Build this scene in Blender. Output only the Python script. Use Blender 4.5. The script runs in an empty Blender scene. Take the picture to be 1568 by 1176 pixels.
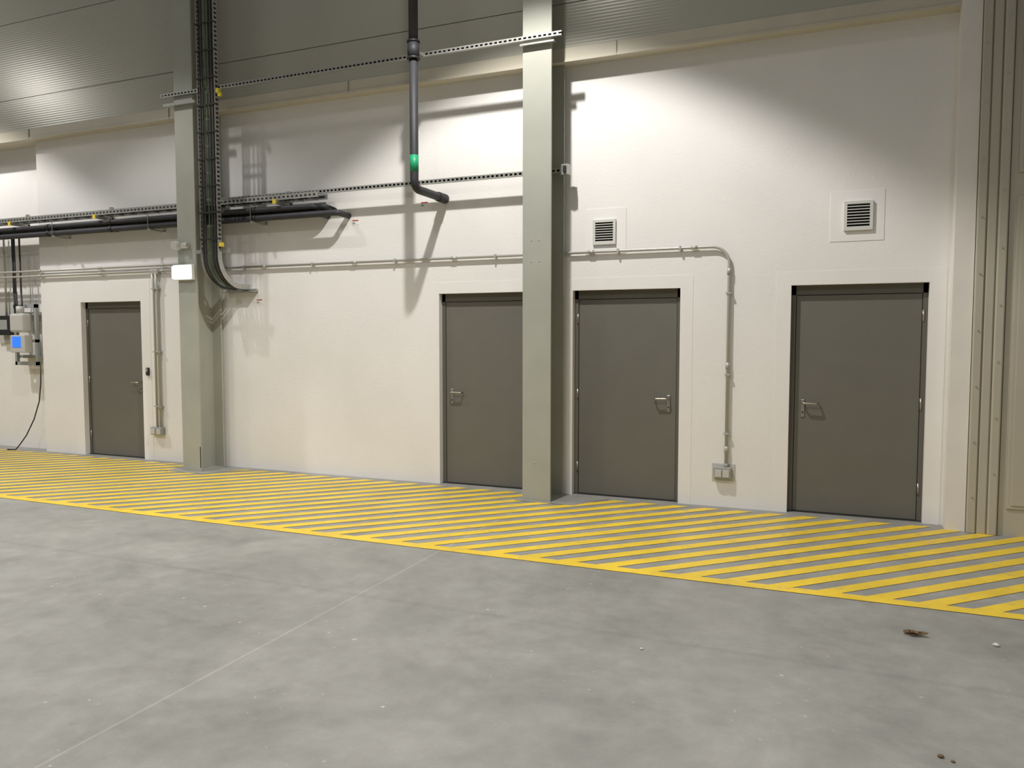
import bpy, bmesh, math, random
from mathutils import Vector, Matrix
random.seed(3)
SC=bpy.context.scene
try:
    SC.view_settings.view_transform='Standard'; SC.view_settings.look='None'
    SC.view_settings.exposure=0.0
except Exception as e: print(e)

# ------------------------------------------------------------ materials
def mat(name, col, rough=0.6, metal=0.0, noise=0.0, nscale=8.0, bump=0.0, bscale=200.0, emit=None, es=1.0, spec=0.5):
    m=bpy.data.materials.new(name); m.use_nodes=True; nt=m.node_tree
    b=nt.nodes['Principled BSDF']
    b.inputs['Roughness'].default_value=rough; b.inputs['Metallic'].default_value=metal
    b.inputs['Specular IOR Level'].default_value=spec
    b.inputs['Base Color'].default_value=(*col,1)
    tc=nt.nodes.new('ShaderNodeTexCoord')
    if noise>0:
        n=nt.nodes.new('ShaderNodeTexNoise'); n.inputs['Scale'].default_value=nscale; n.inputs['Detail'].default_value=5
        nt.links.new(tc.outputs['Object'],n.inputs['Vector'])
        r=nt.nodes.new('ShaderNodeMapRange'); r.inputs[1].default_value=.3; r.inputs[2].default_value=.7
        r.inputs[3].default_value=1-noise; r.inputs[4].default_value=1+noise
        nt.links.new(n.outputs['Fac'],r.inputs[0])
        v=nt.nodes.new('ShaderNodeVectorMath'); v.operation='SCALE'; v.inputs[0].default_value=col
        nt.links.new(r.outputs[0],v.inputs['Scale']); nt.links.new(v.outputs[0],b.inputs['Base Color'])
    if bump>0:
        n=nt.nodes.new('ShaderNodeTexNoise'); n.inputs['Scale'].default_value=bscale; n.inputs['Detail'].default_value=3
        nt.links.new(tc.outputs['Object'],n.inputs['Vector'])
        bp=nt.nodes.new('ShaderNodeBump'); bp.inputs['Strength'].default_value=bump; bp.inputs['Distance'].default_value=.004
        nt.links.new(n.outputs['Fac'],bp.inputs['Height']); nt.links.new(bp.outputs[0],b.inputs['Normal'])
    if emit:
        b.inputs['Emission Color'].default_value=(*emit,1); b.inputs['Emission Strength'].default_value=es
    return m
M={}
M['plaster']=mat('plaster_white',(.79,.775,.755),.85,noise=.03,nscale=1.3,bump=.35,bscale=38)
M['band']=mat('plaster_band',(.795,.78,.76),.75,noise=.02,nscale=3,bump=.12,bscale=60)
M['beige']=mat('beige_flashing',(.56,.52,.42),.5,noise=.04,nscale=3)
M['beiged']=mat('beige_gate',(.46,.43,.35),.5,noise=.04,nscale=2)
M['beigeg']=mat('beige_groove',(.27,.25,.20),.6)
M['jamb']=mat('jamb_white',(.76,.73,.68),.6,noise=.03,nscale=4)
M['door']=mat('door_greybrown',(.143,.136,.116),.55,noise=.03,nscale=4,bump=.1,bscale=160)
M['frame']=mat('door_frame_grey',(.115,.108,.09),.6)
M['column']=mat('column_paint',(.37,.375,.325),.5,noise=.05,nscale=3)
M['steel']=mat('galvanised_steel',(.45,.45,.42),.4,.6,noise=.12,nscale=30)
M['alu']=mat('conduit_grey',(.47,.46,.43),.42,.25)
M['inox']=mat('brushed_steel',(.42,.40,.36),.33,.9)
M['black']=mat('black_rubber',(.018,.018,.018),.5)
M['cable']=mat('cable_black',(.022,.022,.022),.45)
M['green']=mat('cable_green',(.05,.11,.05),.5)
M['pipe']=mat('pipe_anthracite',(.03,.03,.035),.6,noise=.1,nscale=10)
M['gtape']=mat('green_tape',(.01,.32,.14),.5)
M['white']=mat('white_plastic',(.8,.8,.78),.4)
M['grille']=mat('vent_frame_white',(.62,.62,.58),.5)
M['dark']=mat('dark_void',(.02,.02,.018),.8)
M['grey']=mat('grey_plastic',(.33,.34,.33),.5)
M['lgrey']=mat('light_grey_plastic',(.52,.51,.48),.5)
M['yel']=mat('yellow_cap',(.75,.6,.05),.5)
M['red']=mat('label_red',(.5,.06,.05),.5)
M['blue']=mat('blue_screen',(.02,.12,.6),.4,emit=(.03,.2,.9),es=.8)
M['emit']=mat('emergency_lens',(.9,.95,1),.4,emit=(.85,.95,1),es=4)
M['leaf']=mat('dry_leaf',(.14,.09,.04),.7,noise=.3,nscale=60)
M['stone']=mat('pebble',(.6,.58,.53),.8,noise=.2,nscale=80)

# sandwich panel
def panel_mat():
    m=bpy.data.materials.new('sandwich_panel'); m.use_nodes=True; nt=m.node_tree; b=nt.nodes['Principled BSDF']
    b.inputs['Base Color'].default_value=(.44,.43,.37,1); b.inputs['Roughness'].default_value=.3; b.inputs['Metallic'].default_value=.12
    tc=nt.nodes.new('ShaderNodeTexCoord'); s=nt.nodes.new('ShaderNodeSeparateXYZ'); nt.links.new(tc.outputs['Object'],s.inputs[0])
    mm=nt.nodes.new('ShaderNodeMath'); mm.operation='MULTIPLY'; mm.inputs[1].default_value=2*math.pi/.03; nt.links.new(s.outputs['Z'],mm.inputs[0])
    sn=nt.nodes.new('ShaderNodeMath'); sn.operation='SINE'; nt.links.new(mm.outputs[0],sn.inputs[0])
    bp=nt.nodes.new('ShaderNodeBump'); bp.inputs['Strength'].default_value=.35; bp.inputs['Distance'].default_value=.0008
    nt.links.new(sn.outputs[0],bp.inputs['Height']); nt.links.new(bp.outputs[0],b.inputs['Normal'])
    return m
M['panel']=panel_mat()

# concrete
def concrete_nodes(nt, b, yellow=False):
    N=nt.nodes.new; Lk=nt.links.new
    tc=N('ShaderNodeTexCoord')
    def noise(scale,detail=6,rough=.55,vec=None,dist=0):
        n=N('ShaderNodeTexNoise'); n.inputs['Scale'].default_value=scale; n.inputs['Detail'].default_value=detail
        n.inputs['Roughness'].default_value=rough; n.inputs['Distortion'].default_value=dist
        Lk(vec or tc.outputs['Object'],n.inputs['Vector']); return n.outputs['Fac']
    def mr(x,a,bb,c,d):
        r=N('ShaderNodeMapRange'); Lk(x,r.inputs[0]); r.inputs[1].default_value=a; r.inputs[2].default_value=bb
        r.inputs[3].default_value=c; r.inputs[4].default_value=d; return r.outputs[0]
    def mul(a,c):
        x=N('ShaderNodeMath'); x.operation='MULTIPLY'; Lk(a,x.inputs[0])
        if hasattr(c,'links'): Lk(c,x.inputs[1])
        else: x.inputs[1].default_value=c
        return x.outputs[0]
    mp=N('ShaderNodeMapping'); mp.inputs['Scale'].default_value=(.5,1.3,1); Lk(tc.outputs['Object'],mp.inputs[0])
    f=mul(mr(noise(1.3,9,.66,dist=.5),.3,.7,.80,1.18), mr(noise(6,7,.68),.3,.7,.89,1.10))
    f=mul(f, mr(noise(.35,3,.5,vec=mp.outputs[0]),.35,.65,.92,1.08))
    f=mul(f, mr(noise(110,3,.6),.3,.7,.955,1.045))
    f=mul(f, mr(noise(14,3,.5),.70,.76,1,.86))
    sep=N('ShaderNodeSeparateXYZ'); Lk(tc.outputs['Object'],sep.inputs[0])
    def line(axis,pos,w,val,wob=0):
        a=N('ShaderNodeMath'); a.operation='SUBTRACT'; Lk(sep.outputs[axis],a.inputs[0]); a.inputs[1].default_value=pos
        ab=N('ShaderNodeMath'); ab.operation='ABSOLUTE'; Lk(a.outputs[0],ab.inputs[0])
        return mr(ab.outputs[0],w*.5,w,val,1.0)
    if not yellow:
        f=mul(f,line('X',-2.72,.008,1.28)); f=mul(f,line('Y',-3.45,.03,.93)); f=mul(f,line('X',3.3,.009,1.2))
    f=mul(f,line('X',-8.8,.009,1.2))
    v=N('ShaderNodeVectorMath'); v.operation='SCALE'; v.inputs[0].default_value=(.282,.279,.260); Lk(f,v.inputs['Scale'])
    # pale specks
    sp=mr(noise(26,2,.5),.70,.74,0,1); reg=mr(noise(1.6,2,.5),.50,.60,0,.9); sp=mul(sp,reg)
    mx=N('ShaderNodeMix'); mx.data_type='RGBA'; Lk(sp,mx.inputs[0]); Lk(v.outputs[0],mx.inputs[6]); mx.inputs[7].default_value=(.5,.5,.47,1)
    col=mx.outputs[2]
    if yellow:
        w=mr(noise(9,8,.7),.55,.70,0.0,.55)
        w2=mr(noise(60,4,.7),.6,.72,0,.35)
        ad=N('ShaderNodeMath'); ad.operation='MAXIMUM'; Lk(w,ad.inputs[0]); Lk(w2,ad.inputs[1])
        yv=N('ShaderNodeVectorMath'); yv.operation='SCALE'; yv.inputs[0].default_value=(.80,.56,.04)
        Lk(mr(noise(2.5,4,.6),.3,.7,.86,1.1),yv.inputs['Scale'])
        m2=N('ShaderNodeMix'); m2.data_type='RGBA'; Lk(ad.outputs[0],m2.inputs[0]); Lk(yv.outputs[0],m2.inputs[6]); Lk(col,m2.inputs[7])
        col=m2.outputs[2]
    Lk(col,b.inputs['Base Color'])
    Lk(mr(noise(3,5,.6),.3,.7,.42,.62),b.inputs['Roughness'])
    bp=N('ShaderNodeBump'); bp.inputs['Strength'].default_value=.15; bp.inputs['Distance'].default_value=.003
    Lk(noise(45,5,.6),bp.inputs['Height']); Lk(bp.outputs[0],b.inputs['Normal'])
for nm,y in (('concrete',False),('hatch',True)):
    m=bpy.data.materials.new('floor_'+nm); m.use_nodes=True; concrete_nodes(m.node_tree,m.node_tree.nodes['Principled BSDF'],y); M[nm]=m

# ------------------------------------------------------------ mesh builder
class B:
    def __init__(s,name): s.name=name; s.bm=bmesh.new(); s.mats=[]
    def mi(s,k):
        if k not in s.mats: s.mats.append(k)
        return s.mats.index(k)
    def box(s,x0,x1,y0,y1,z0,z1,k,bev=0):
        r=bmesh.ops.create_cube(s.bm,size=1)
        for v in r['verts']:
            v.co=Vector(((x0+x1)/2+v.co.x*(x1-x0),(y0+y1)/2+v.co.y*(y1-y0),(z0+z1)/2+v.co.z*(z1-z0)))
        fs=set(f for v in r['verts'] for f in v.link_faces); i=s.mi(k)
        for f in fs: f.material_index=i
        if bev>0:
            es=list(set(e for f in fs for e in f.edges))
            rr=bmesh.ops.bevel(s.bm,geom=es,offset=bev,segments=2,affect='EDGES',profile=.5)
            for f in rr['faces']: f.material_index=i
        return s
    def poly(s,pts,k):
        f=s.bm.faces.new([s.bm.verts.new(p) for p in pts]); f.material_index=s.mi(k); return s
    def sweep(s,path,prof,k,X=None,smooth=False,cap=True):
        P=[Vector(p) for p in path]; rings=[]; i=s.mi(k); side=None
        for n,p in enumerate(P):
            a=(P[n]-P[n-1]).normalized() if n>0 else None
            b=(P[n+1]-P[n]).normalized() if n<len(P)-1 else None
            t=(a+b).normalized() if a and b else (a or b)
            sc=1.0
            if a and b: sc=1/max(.5,t.dot(a))
            if X is not None: side=Vector(X)
            elif side is None:
                side=t.orthogonal().normalized()
                if abs(t.z)<.9: side=t.cross(Vector((0,0,1))).normalized()
            else: side=(side-t*side.dot(t)).normalized()
            up=side.cross(t).normalized()
            rings.append([s.bm.verts.new(p+side*q[0]+up*q[1]*(sc if X is not None else 1)) for q in prof])
        m=len(prof)
        for n in range(len(rings)-1):
            for j in range(m):
                f=s.bm.faces.new((rings[n][j],rings[n][(j+1)%m],rings[n+1][(j+1)%m],rings[n+1][j])); f.material_index=i; f.smooth=smooth
        if cap:
            for r in (rings[0],rings[-1]):
                f=s.bm.faces.new(r); f.material_index=i
        return s
    def tube(s,path,r,k,n=14):
        return s.sweep(path,[(r*math.cos(2*math.pi*j/n),r*math.sin(2*math.pi*j/n)) for j in range(n)],k,smooth=True)
    def done(s,parent=None):
        bmesh.ops.recalc_face_normals(s.bm,faces=s.bm.faces)
        me=bpy.data.meshes.new(s.name); s.bm.to_mesh(me); s.bm.free()
        for k in s.mats: me.materials.append(M[k])
        o=bpy.data.objects.new(s.name,me); bpy.context.collection.objects.link(o)
        if parent: o.parent=parent
        return o
def fillet(pts,rad,n=8):
    P=[Vector(p) for p in pts]; out=[P[0]]
    for i in range(1,len(P)-1):
        a=(P[i-1]-P[i]).normalized(); b=(P[i+1]-P[i]).normalized()
        ang=a.angle(b)
        if abs(ang-math.pi)<.02: out.append(P[i]); continue
        d=rad/math.tan(ang/2); c=P[i]+(a+b).normalized()*(rad/math.sin(ang/2))
        s=P[i]+a*d-c; e=P[i]+b*d-c; th=math.pi-ang
        for j in range(n+1):
            t=j/n; out.append(c+(s*math.sin((1-t)*th)+e*math.sin(t*th))/math.sin(th))
    out.append(P[-1]); return out

HD=2.06; TOP=4.25
DOORS=[(-9.42,-8.33,'R'),(-3.98,-2.91,'L'),(-2.47,-1.40,'R'),(-.41,.69,'L')]
XL,XR=-10.19,.84
# ------------------------------------------------------------ shell
b=B('floor'); b.poly([(-22,-16,0),(10,-16,0),(10,1.2,0),(-22,1.2,0)],'concrete'); b.done()
b=B('wall_back')
x=XL
for d in DOORS:
    b.box(x,d[0],0,.22,0,TOP,'plaster'); b.box(d[0],d[1],0,.22,HD,TOP,'plaster'); x=d[1]
b.box(x,XR,0,.22,0,TOP,'plaster')
b.box(-16,XL,.16,.38,0,TOP,'plaster')
b.box(XL-.001,XR,.30,.34,0,TOP,'dark')
b.done()
# plaster bands round the doors
for i,(w,t) in enumerate([(.16,.27),(.09,.12),(.12,.12),(.13,.12)]):
    d=DOORS[i]; b=B('trim_%d'%(i+1))
    b.box(d[0]-w,d[0],-.0025,0,.0,HD+t,'band'); b.box(d[1],d[1]+w,-.0025,0,0,HD+t,'band'); b.box(d[0],d[1],-.0025,0,HD,HD+t,'band')
    b.done()
# upper sandwich panels
PY=-.15
b=B('wall_upper_panels')
zs=[4.37,4.80,5.80,6.80,7.80,8.8]
for a,c in zip(zs[:-1],zs[1:]):
    b.box(-16,.985,PY,PY+.08,a+.004,c-.004,'panel')
b.box(-16,.985,PY+.012,.2,4.37,8.8,'dark')
b.done()
b=B('trim_5')
b.box(-16,.985,PY-.004,.22,TOP,TOP+.13,'beige'); b.box(-16,.985,PY-.012,PY-.004,TOP-.004,TOP+.02,'beige')
for xx in (-13,-10.1,-7.6,-5,-2.0): b.box(xx,xx+.005,PY-.0135,PY-.003,TOP-.004,TOP+.13,'beigeg')
b.done()
b=B('wall_right_jamb')
b.box(.84,.985,-.19,.22,0,TOP+.03,'jamb'); b.done()
# gate to the right
b=B('industrial_gate')
b.box(.99,1.05,-.24,.1,0,8,'beiged',.006); b.box(1.05,1.060,-.225,.1,0,8,'beigeg')
b.box(1.060,1.125,-.235,.1,0,8,'beiged',.008); b.box(1.125,1.133,-.225,.1,0,8,'beigeg'); b.box(1.133,1.20,-.25,.1,0,8,'beiged',.01)
b.box(1.20,1.210,-.21,.1,0,8,'beigeg')
b.box(1.210,5,-.22,.1,0,8,'beiged')
for z0,z1 in ((.22,2.70),(2.88,5.4)):
    for x0,x1 in ((1.26,2.6),(2.75,4.1)):
        b.box(x0,x1,-.232,-.22,z0,z1,'beiged',.005); b.box(x0+.03,x1-.03,-.24,-.232,z0+.03,z1-.03,'beiged',.004)
for z in [.3+.45*i for i in range(16)]:
    b.tube([(1.02,-.25,z),(1.02,-.239,z)],.006,'steel',8); b.tube([(1.165,-.257,z+.2),(1.165,-.246,z+.2)],.006,'steel',8)
b.done()

# ------------------------------------------------------------ doors
for i,(x0,x1,hs) in enumerate(DOORS):
    b=B('door_%d'%(i+1))
    F=.04
    b.box(x0,x0+F,.07,.17,0,HD,'frame'); b.box(x1-F,x1,.07,.17,0,HD,'frame'); b.box(x0,x1,.07,.17,HD-.085,HD,'frame')
    b.box(x0+.0,x1-.0,.155,.17,0,HD,'dark')
    b.box(x0+F+.004,x1-F-.004,.078,.15,.008,HD-.09,'door',.003)
    sg=1 if hs=='L' else -1
    hx=(x0+F+.075) if hs=='L' else (x1-F-.075); hz=1.0; yy=.078
    b.box(hx-.018,hx+.018,yy-.008,yy,hz-.13,hz+.035,'inox',.006)
    b.tube([(hx,yy-.006,hz),(hx,yy-.014,hz)],.016,'inox',16)
    b.tube([(hx,yy-.006,hz-.085),(hx,yy-.011,hz-.085)],.008,'dark',12)
    b.tube(fillet([(hx,yy-.005,hz),(hx,yy-.06,hz),(hx+sg*.125,yy-.06,hz-.003),(hx+sg*.135,yy-.015,hz-.003)],.018,5),.009,'inox',10)
    ex=(x1-F+.006) if hs=='L' else (x0+F-.006)
    for z in (.28,1.02,1.78):
        b.tube([(ex,.070,z-.05),(ex,.070,z+.05)],.009,'inox',10)
    b.box(x0,x1,.05,.15,0,.006,'dark')
    b.done()

# ------------------------------------------------------------ columns
def column(x0,x1,nm='steel_column'):
    b=B(nm); y0,y1=-.45,-.06; t=.022; xm=(x0+x1)/2
    b.box(x0,x1,y0,y0+t,.012,8.5,'column',.002); b.box(x0,x1,y1-t,y1,.012,8.5,'column',.002)
    b.box(xm-.008,xm+.008,y0+t,y1-t,.012,8.5,'column')
    b.box(x0-.0,x1+.0,y0-.0,y1+.0,0,.012,'column')
    return b
b=column(-7.21,-6.93)
b.box(-6.93-.012,-6.93,-.4509,-.449,.05,.3,'dark')
b.done()
b=column(-2.83,-2.54)
for xx,z in ((-2.74,2.52),(-2.66,2.52),(-2.74,2.32),(-2.66,2.32),(-2.70,.38)):
    b.tube([(xx,-.45,z),(xx,-.455,z)],.006,'lgrey',8)
b.done()

# ------------------------------------------------------------ perforated rails
def rail(name,x0,x1,y,z,h=.041,ends=True):
    b=B(name); d=.03
    b.box(x0,x1,y-.003,y,z+h*.5-.012,z+h*.5,'steel'); b.box(x0,x1,y-.003,y,z-h*.5,z-h*.5+.012,'steel')
    b.box(x0,x1,y,y+d,z+h*.5-.003,z+h*.5,'steel'); b.box(x0,x1,y,y+d,z-h*.5,z-h*.5+.003,'steel')
    b.box(x0,x1,y+d-.002,y+d,z-h*.5,z+h*.5,'dark')
    x=x0
    while x<x1-.02:
        b.box(x,x+.02,y-.003,y,z-h*.5+.012,z+h*.5-.012,'steel'); x+=.05
    return b
b=rail('strut_rail',-7.38,-2.43,-.485,4.40)
b.box(-2.84,-2.50,-.50,-.455,4.33,4.345,'steel')
b.box(-7.33,-6.85,-.50,-.455,4.27,4.30,'steel')
b.box(-6.49,-6.45,-.52,-.49,4.29,4.33,'yel')
b.done()
b=rail('strut_rail',-6.90,-2.46,-.18,3.215,.045)
b.box(-2.53,-2.45,-.22,-.14,3.165,3.265,'steel'); b.box(-2.50,-2.47,-.24,-.12,3.185,3.245,'dark'); b.done()

# ------------------------------------------------------------ vertical cable ladder
b=B('cable_ladder')
path=[(-.50,8.0),(-.50,2.52)]+[(-.17-.33*math.cos(a),2.52-.33*math.sin(a)) for a in [math.pi/2*j/10 for j in range(1,11)]]+[(-.02,2.19)]
def lp(x,off=0):
    return [(x,p[0],p[1]) for p in path]
rect=lambda w,h:[(-w/2,-h/2),(w/2,-h/2),(w/2,h/2),(-w/2,h/2)]
RX0,RX1=-6.775,-6.525
for xx in (RX0,RX1):
    b.sweep(lp(xx),rect(.006,.06),'steel',X=(1,0,0))
    z=2.6
    while z<7.5:
        b.box(xx-.0045,xx+.0045,-.50-.018,-.50+.018,z,z+.022,'dark'); z+=.05
z=2.55
while z<7.8:
    b.box(RX0,RX1,-.495,-.480,z,z+.025,'steel'); z+=.3
def offpath(x,o):
    out=[]
    for n,p in enumerate(path):
        q=path[min(n+1,len(path)-1)]; r=path[max(n-1,0)]
        t=Vector((q[0]-r[0],q[1]-r[1])).normalized(); nrm=Vector((t.y,-t.x))
        out.append((x,p[0]+nrm.x*o,p[1]+nrm.y*o))
    return out
for xx,r,k,o in ((-6.745,.011,'cable',.015),(-6.712,.010,'cable',.014),(-6.655,.008,'green',.012),(-6.605,.012,'cable',.016),(-6.565,.013,'cable',.016)):
    b.tube(offpath(xx,o),r,k,8)
z=2.7
while z<7.8:
    b.box(RX0-.01,RX1+.01,-.538,-.530,z,z+.018,'black'); z+=.3
for z in (2.62,4.33): b.box(-6.51,-6.47,-.53,-.49,z,z+.045,'yel')
b.box(-6.88,-6.42,-.03,-.004,2.13,2.17,'steel'); b.box(-6.88,-6.42,-.10,-.004,2.13,2.136,'steel')
b.box(-6.93,-6.42,-.463,-.455,2.56,2.60,'steel')
o=b.done()

# emergency light + sensor on the column
b=B('emergency_light')
b.box(-7.25,-6.95,-.50,-.451,2.26,2.44,'white',.008); b.box(-7.235,-6.965,-.53,-.50,2.28,2.42,'emit',.008); b.done()
b=B('motion_detector')
b.tube([(-7.16,-.47,2.66),(-7.16,-.56,2.66)],.05,'lgrey',16); b.box(-7.19,-7.02,-.50,-.451,2.63,2.69,'lgrey',.01)
b.tube([(-7.05,-.50,2.66),(-7.0,-.50,2.66)],.03,'lgrey',14); b.done()

# ------------------------------------------------------------ horizontal tray and pipes
b=B('cable_tray')
TA,TB=-.24,-.06
for y in (TA,TB):
    b.box(-14,-5.36,y-.002,y+.002,3.145,3.205,'steel')
    xx=-14
    while xx<-5.4:
        b.box(xx,xx+.028,y-.004,y+.004,3.165,3.185,'dark'); xx+=.06
xx=-13.9
while xx<-5.4:
    b.box(xx,xx+.02,TA,TB,3.143,3.153,'steel'); xx+=.2
for j,y in enumerate((-.20,-.17,-.13,-.10)):
    b.tube([(-14,y,3.17),(-10,y+.01,3.175),(-7,y,3.168),(-5.7+.1*j,y,3.17),(-5.4,y,3.155)],.012,'cable',8)
for xx in (-10.4,-8.8,-5.95,-12.2):
    b.box(xx,xx+.045,-.27,.0,3.105,3.142,'steel'); b.box(xx,xx+.045,-.285,-.27,3.10,3.15,'yel')
    b.box(xx,xx+.045,-.03,.0,2.98,3.28,'steel')
b.done()
b=B('insulated_pipes')
for y,z,r,xe in ((-.205,3.055,.030,-5.45),(-.135,3.06,.028,-5.35),(-.20,2.965,.034,-5.12),(-.125,2.975,.033,-5.40),(-.06,3.04,.026,-5.3)):
    b.tube(fillet([(-14,y,z),(xe,y,z),(xe,-.0,z-.01)],.045,6),r,'pipe',12)
    xx=-13.2
    while xx<xe-.2:
        b.tube([(xx,y,z),(xx+.05,y,z)],r+.006,'black',12); xx+=1.15
for xx in (-13,-11.4,-9.6,-7.9,-6.3):
    b.box(xx,xx+.035,-.25,0,2.912,2.929,'steel'); b.box(xx,xx+.004,-.25,-.242,2.92,3.12,'steel')
b.done()

# ------------------------------------------------------------ vertical drain pipe
b=B('drain_pipe')
px,py=-3.90,-.65
b.tube([(px,py,8),(px,py,4.40)],.046,'pipe',20)
b.tube(fillet([(px,py,4.40),(px,py,3.06),(px,.0,3.06)],.09,8),.042,'pipe',20)
b.tube([(px,py,4.32),(px,py,4.46)],.058,'pipe',20); b.tube([(px,py,4.30),(px,py,4.32)],.064,'black',20); b.tube([(px,py,4.46),(px,py,4.48)],.064,'black',20)
b.tube([(px,py,3.22),(px,py,3.38)],.0435,'gtape',20)
b.tube([(px,-.16,3.06),(px,-.001,3.06)],.05,'pipe',20)
b.box(px-.02,px+.02,-.61,-.49,4.385,4.41,'steel')
b.done()

# ------------------------------------------------------------ conduits
b=B('electrical_conduit')
r=.014; y=-.034; zc=2.43
b.tube(fillet([(-6.93,y,zc),(-.95,y,zc),(-.95,y,.42)],.16,10),r,'alu',12)
def coup(p,q,rr=.019): b.tube([p,q],rr,'alu',12)
for xx in (-6.3,-5.03,-3.78,-2.27,-1.27): coup((xx-.03,y,zc),(xx+.03,y,zc))
for z in (2.2,1.33,.55): coup((-.95,y,z-.03),(-.95,y,z+.03))
for xx in (-6.6,-5.6,-4.5,-3.3,-2.0,-1.4): b.box(xx-.008,xx+.008,-.052,0,zc-.025,zc+.02,'alu')
for z in (2.0,1.25,.7): b.box(-.975,-.925,-.052,0,z-.008,z+.008,'alu')
b.done()
b=B('power_socket')
b.box(-1.08,-.87,-.006,0,.25,.41,'lgrey'); b.box(-1.06,-.90,-.062,-.006,.275,.385,'grey',.008)
b.box(-1.045,-.985,-.072,-.062,.29,.36,'lgrey',.004); b.box(-.975,-.915,-.072,-.062,.29,.36,'lgrey',.004)
b.tube([(-.95,-.034,.38),(-.95,-.034,.42)],.02,'grey',12); b.done()
b=B('electrical_conduit')
for k,z in enumerate((2.50,2.43)):
    b.tube([(-14,y,z),(-7.22,y,z)],.014,'alu',12)
    for xx in (-10.15,-9.0,-7.9,-11.3): b.tube([(xx-.03,y,z),(xx+.03,y,z)],.019,'alu',12)
for xx in (-8.06,-8.0): b.tube([(xx,y-.02,2.40),(xx,y,2.2),(xx,y,.44)],.014,'alu',12)
for z in (2.2,1.4,.7): b.box(-8.09,-7.97,-.052,0,z,z+.014,'alu')
b.box(-8.10,-7.96,-.06,0,2.39,2.45,'alu',.006)
b.done()
b=B('power_socket')
b.box(-8.16,-7.96,-.06,0,.34,.44,'grey',.008); b.box(-8.145,-8.07,-.07,-.06,.35,.42,'lgrey',.004); b.box(-8.05,-7.975,-.07,-.06,.35,.42,'lgrey',.004); b.done()
b=B('card_reader'); b.box(-8.245,-8.20,-.03,0,1.10,1.20,'black',.006); b.box(-8.235,-8.21,-.032,-.03,1.15,1.19,'grey'); b.done()

# ------------------------------------------------------------ vents
def vent(x0,x1,z0,z1,X0,X1,Z0,Z1):
    b=B('ventilation_grille')
    b.box(X0,X1,-.004,0,Z0,Z1,'band')
    f=.025; y0=-.026
    b.box(x0,x0+f,y0,-.004,z0,z1,'grille'); b.box(x1-f,x1,y0,-.004,z0,z1,'grille')
    b.box(x0+f,x1-f,y0,-.004,z1-f,z1,'grille'); b.box(x0+f,x1-f,y0,-.004,z0,z0+f,'grille')
    b.box(x0+f,x1-f,-.0055,-.004,z0+f,z1-f,'dark')
    n=8; h=(z1-z0-2*f)/n
    for i in range(n):
        z=z0+f+h*i
        b.poly([(x0+f,y0+.004,z+.004),(x1-f,y0+.004,z+.004),(x1-f,-.006,z+h*.7),(x0+f,-.006,z+h*.7)],'dark')
        b.box(x0+f,x1-f,y0+.001,y0+.004,z+.0005,z+.008,'grille')
    b.done()
vent(-2.26,-2.03,2.50,2.74,-2.34,-1.93,2.41,2.85)
vent(.01,.24,2.52,2.77,-.10,.33,2.43,2.86)

# labels
for lx,lz in ((-6.40,2.02),(-5.03,2.88),(-4.15,3.02)):
    b=B('warning_label'); b.box(lx-.045,lx+.045,-.002,0,lz-.03,lz+.03,'white'); b.box(lx-.04,lx+.04,-.003,-.002,lz+.012,lz+.025,'red')
    b.box(lx-.04,lx-.005,-.003,-.002,lz-.02,lz-.002,'grey'); b.done()

# ------------------------------------------------------------ left electrical gear
b=B('electrical_panel')
for a in ((-10.74,-10.70,1.2,2.05),(-10.32,-10.28,1.2,2.05)): b.box(a[0],a[1],-.02,.02,a[2],a[3],'grey')
b.box(-10.74,-10.28,-.02,.02,1.2,1.25,'grey'); b.box(-10.74,-10.28,-.02,.02,2.0,2.05,'grey'); b.box(-10.74,-10.28,-.02,.02,1.52,1.56,'grey')
b.box(-10.66,-10.36,-.14,-.02,1.38,1.62,'lgrey',.01); b.box(-10.61,-10.44,-.144,-.14,1.45,1.60,'blue')
b.box(-10.64,-10.36,-.16,-.02,1.66,1.92,'lgrey',.03); b.tube([(-10.5,-.09,1.92),(-10.5,-.09,2.02)],.05,'lgrey',14)
for xx in (-10.70,-10.66,-10.55): b.tube(fillet([(xx,-.03,3.05),(xx,-.03,2.2),(xx+.08,-.08,2.05),(xx+.08,-.08,1.9)],.05,4),.012,'cable',8)
b.box(-10.74,-10.28,.02,.16,1.3,1.34,'grey'); b.box(-10.74,-10.28,.02,.16,1.9,1.94,'grey')
b.done()
b=B('junction_box'); b.box(-11.2,-10.92,.04,.16,1.62,1.9,'black',.01); b.box(-11.15,-10.97,.036,.04,1.70,1.84,'grey')
b.tube([(-11.06,.1,1.9),(-11.06,.1,3.05)],.014,'alu',10); b.box(-11.3,-10.9,.14,.16,1.5,2.25,'lgrey'); b.done()
b=B('loose_cable')
b.tube([Vector(p) for p in ((-10.22,-.02,1.25),(-10.22,-.03,.95),(-10.25,-.04,.7),(-10.34,-.06,.45),(-10.48,-.08,.22),(-10.6,-.1,.08),(-10.66,-.12,.012),(-10.8,-.14,.01))],.008,'cable',8); b.done()

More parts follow.
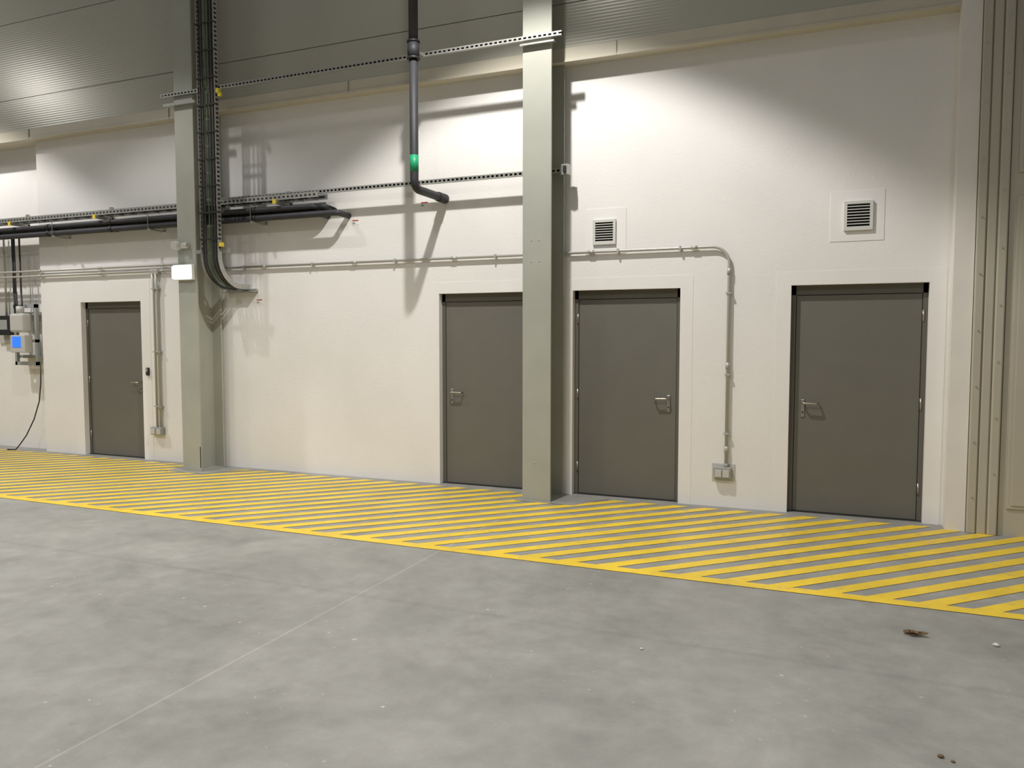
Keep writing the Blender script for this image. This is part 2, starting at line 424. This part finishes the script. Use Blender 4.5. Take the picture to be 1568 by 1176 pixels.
# ------------------------------------------------------------ hatching
b=B('floor_hatching')
Y0,Y1,z=-2.28,-.12,.003
per=.288; w=.145
def clip(x0):
    H=Y1-Y0
    return [(x0,Y0,z),(x0+w,Y0,z),(x0+w+H,Y1,z),(x0+H,Y1,z)]
for k in range(-60,20):
    x0=-.12+per*k
    if x0<-17 or x0>5: continue
    b.poly(clip(x0),'hatch')
b.poly([(-18,-2.36,z+.0005),(6,-2.36,z+.0005),(6,-2.26,z+.0005),(-18,-2.26,z+.0005)],'hatch')
for X0,X1,Ya in ((-7.4,-6.8,-.56),(-2.90,-2.3,-.50)):
    b.poly([(X0,Ya,z+.001),(X1,Ya,z+.001),(X1+.25,-.1,z+.001),(X0,-.1,z+.001)],'concrete')
b.done()

# debris
b=B('dry_leaf')
for j in range(3):
    a=j*2.1; c=Vector((.39+.02*j,-2.85,.0)); pts=[]
    for i in range(10):
        t=2*math.pi*i/10; rr=.034*(1+.4*math.sin(3*t+j)); pts.append((c.x+math.cos(t)*rr,c.y+math.sin(t)*rr*.6,.006+.02*abs(math.sin(t+a))))
    ctr=b.bm.verts.new((c.x,c.y,.004+.012*j)); vs=[b.bm.verts.new(p) for p in pts]
    for i in range(10):
        f=b.bm.faces.new((ctr,vs[i],vs[(i+1)%10])); f.material_index=b.mi('leaf')
b.done()
def peb(nm,x,y,r,k):
    b=B(nm); rr=bmesh.ops.create_icosphere(b.bm,subdivisions=2,radius=r)
    for v in rr['verts']:
        s=1+.25*math.sin(v.co.x*90+v.co.y*70); v.co=Vector((x+v.co.x*s,y+v.co.y*s*.8,r*.5+v.co.z*.55*s))
    for f in b.bm.faces: f.material_index=b.mi(k)
    b.done()
peb('pebble',.78,-2.85,.016,'stone'); peb('pebble',-.9,-3.6,.009,'stone'); peb('pebble',.39,-4.17,.012,'leaf'); peb('pebble',.43,-4.19,.008,'leaf')

# ------------------------------------------------------------ lights
def spot(x,y,z,e,size=104,blend=.25,col=(1,.97,.925),r=.07,tilt=0):
    l=bpy.data.lights.new('highbay_lamp','SPOT'); l.energy=e; l.spot_size=math.radians(size); l.spot_blend=blend; l.color=col; l.shadow_soft_size=r
    o=bpy.data.objects.new('highbay_lamp',l); bpy.context.collection.objects.link(o); o.location=(x,y,z); o.rotation_euler=(math.radians(tilt),0,0); return o
def panel_glow(x,y,z,e,r=.15):  # added bare point light, gives the upper panels a glow and highlight
    l=bpy.data.lights.new('panel_glow_fill','POINT'); l.energy=e; l.color=(1,.97,.92); l.shadow_soft_size=r
    o=bpy.data.objects.new('panel_glow_fill',l); bpy.context.collection.objects.link(o); o.location=(x,y,z)
spot(-2.75,-2.35,6.2,880,size=106); panel_glow(-2.75,-2.35,6.22,36)
spot(-7.4,-2.35,6.2,260,blend=.45)
spot(-11.6,-2.25,6.3,700,size=106); panel_glow(-12.6,-2.3,5.75,80,r=.28)  # added point light stands apart from the spot, placed for the panel highlight
for xx,k in ((-12,1),(-7.4,1.15),(-2.75,1.15),(1.9,.7),(6.5,.3)):
    for yy,e in ((-7.2,440),(-12,380)):
        spot(xx,yy,6.6,e*k,size=150,blend=.8,r=.25)
w=bpy.data.worlds.new('hall_ambient'); w.use_nodes=True; SC.world=w
w.node_tree.nodes['Background'].inputs[0].default_value=(1,.98,.93,1); w.node_tree.nodes['Background'].inputs[1].default_value=.165

# ------------------------------------------------------------ camera
cd=bpy.data.cameras.new('camera'); cd.sensor_width=36; cd.lens=1192.1/1568*36
c=bpy.data.objects.new('camera',cd); bpy.context.collection.objects.link(c)
c.location=(0,-7.45,1.6); c.rotation_euler=(math.radians(90-3.482),0,math.radians(22.786)); SC.camera=c
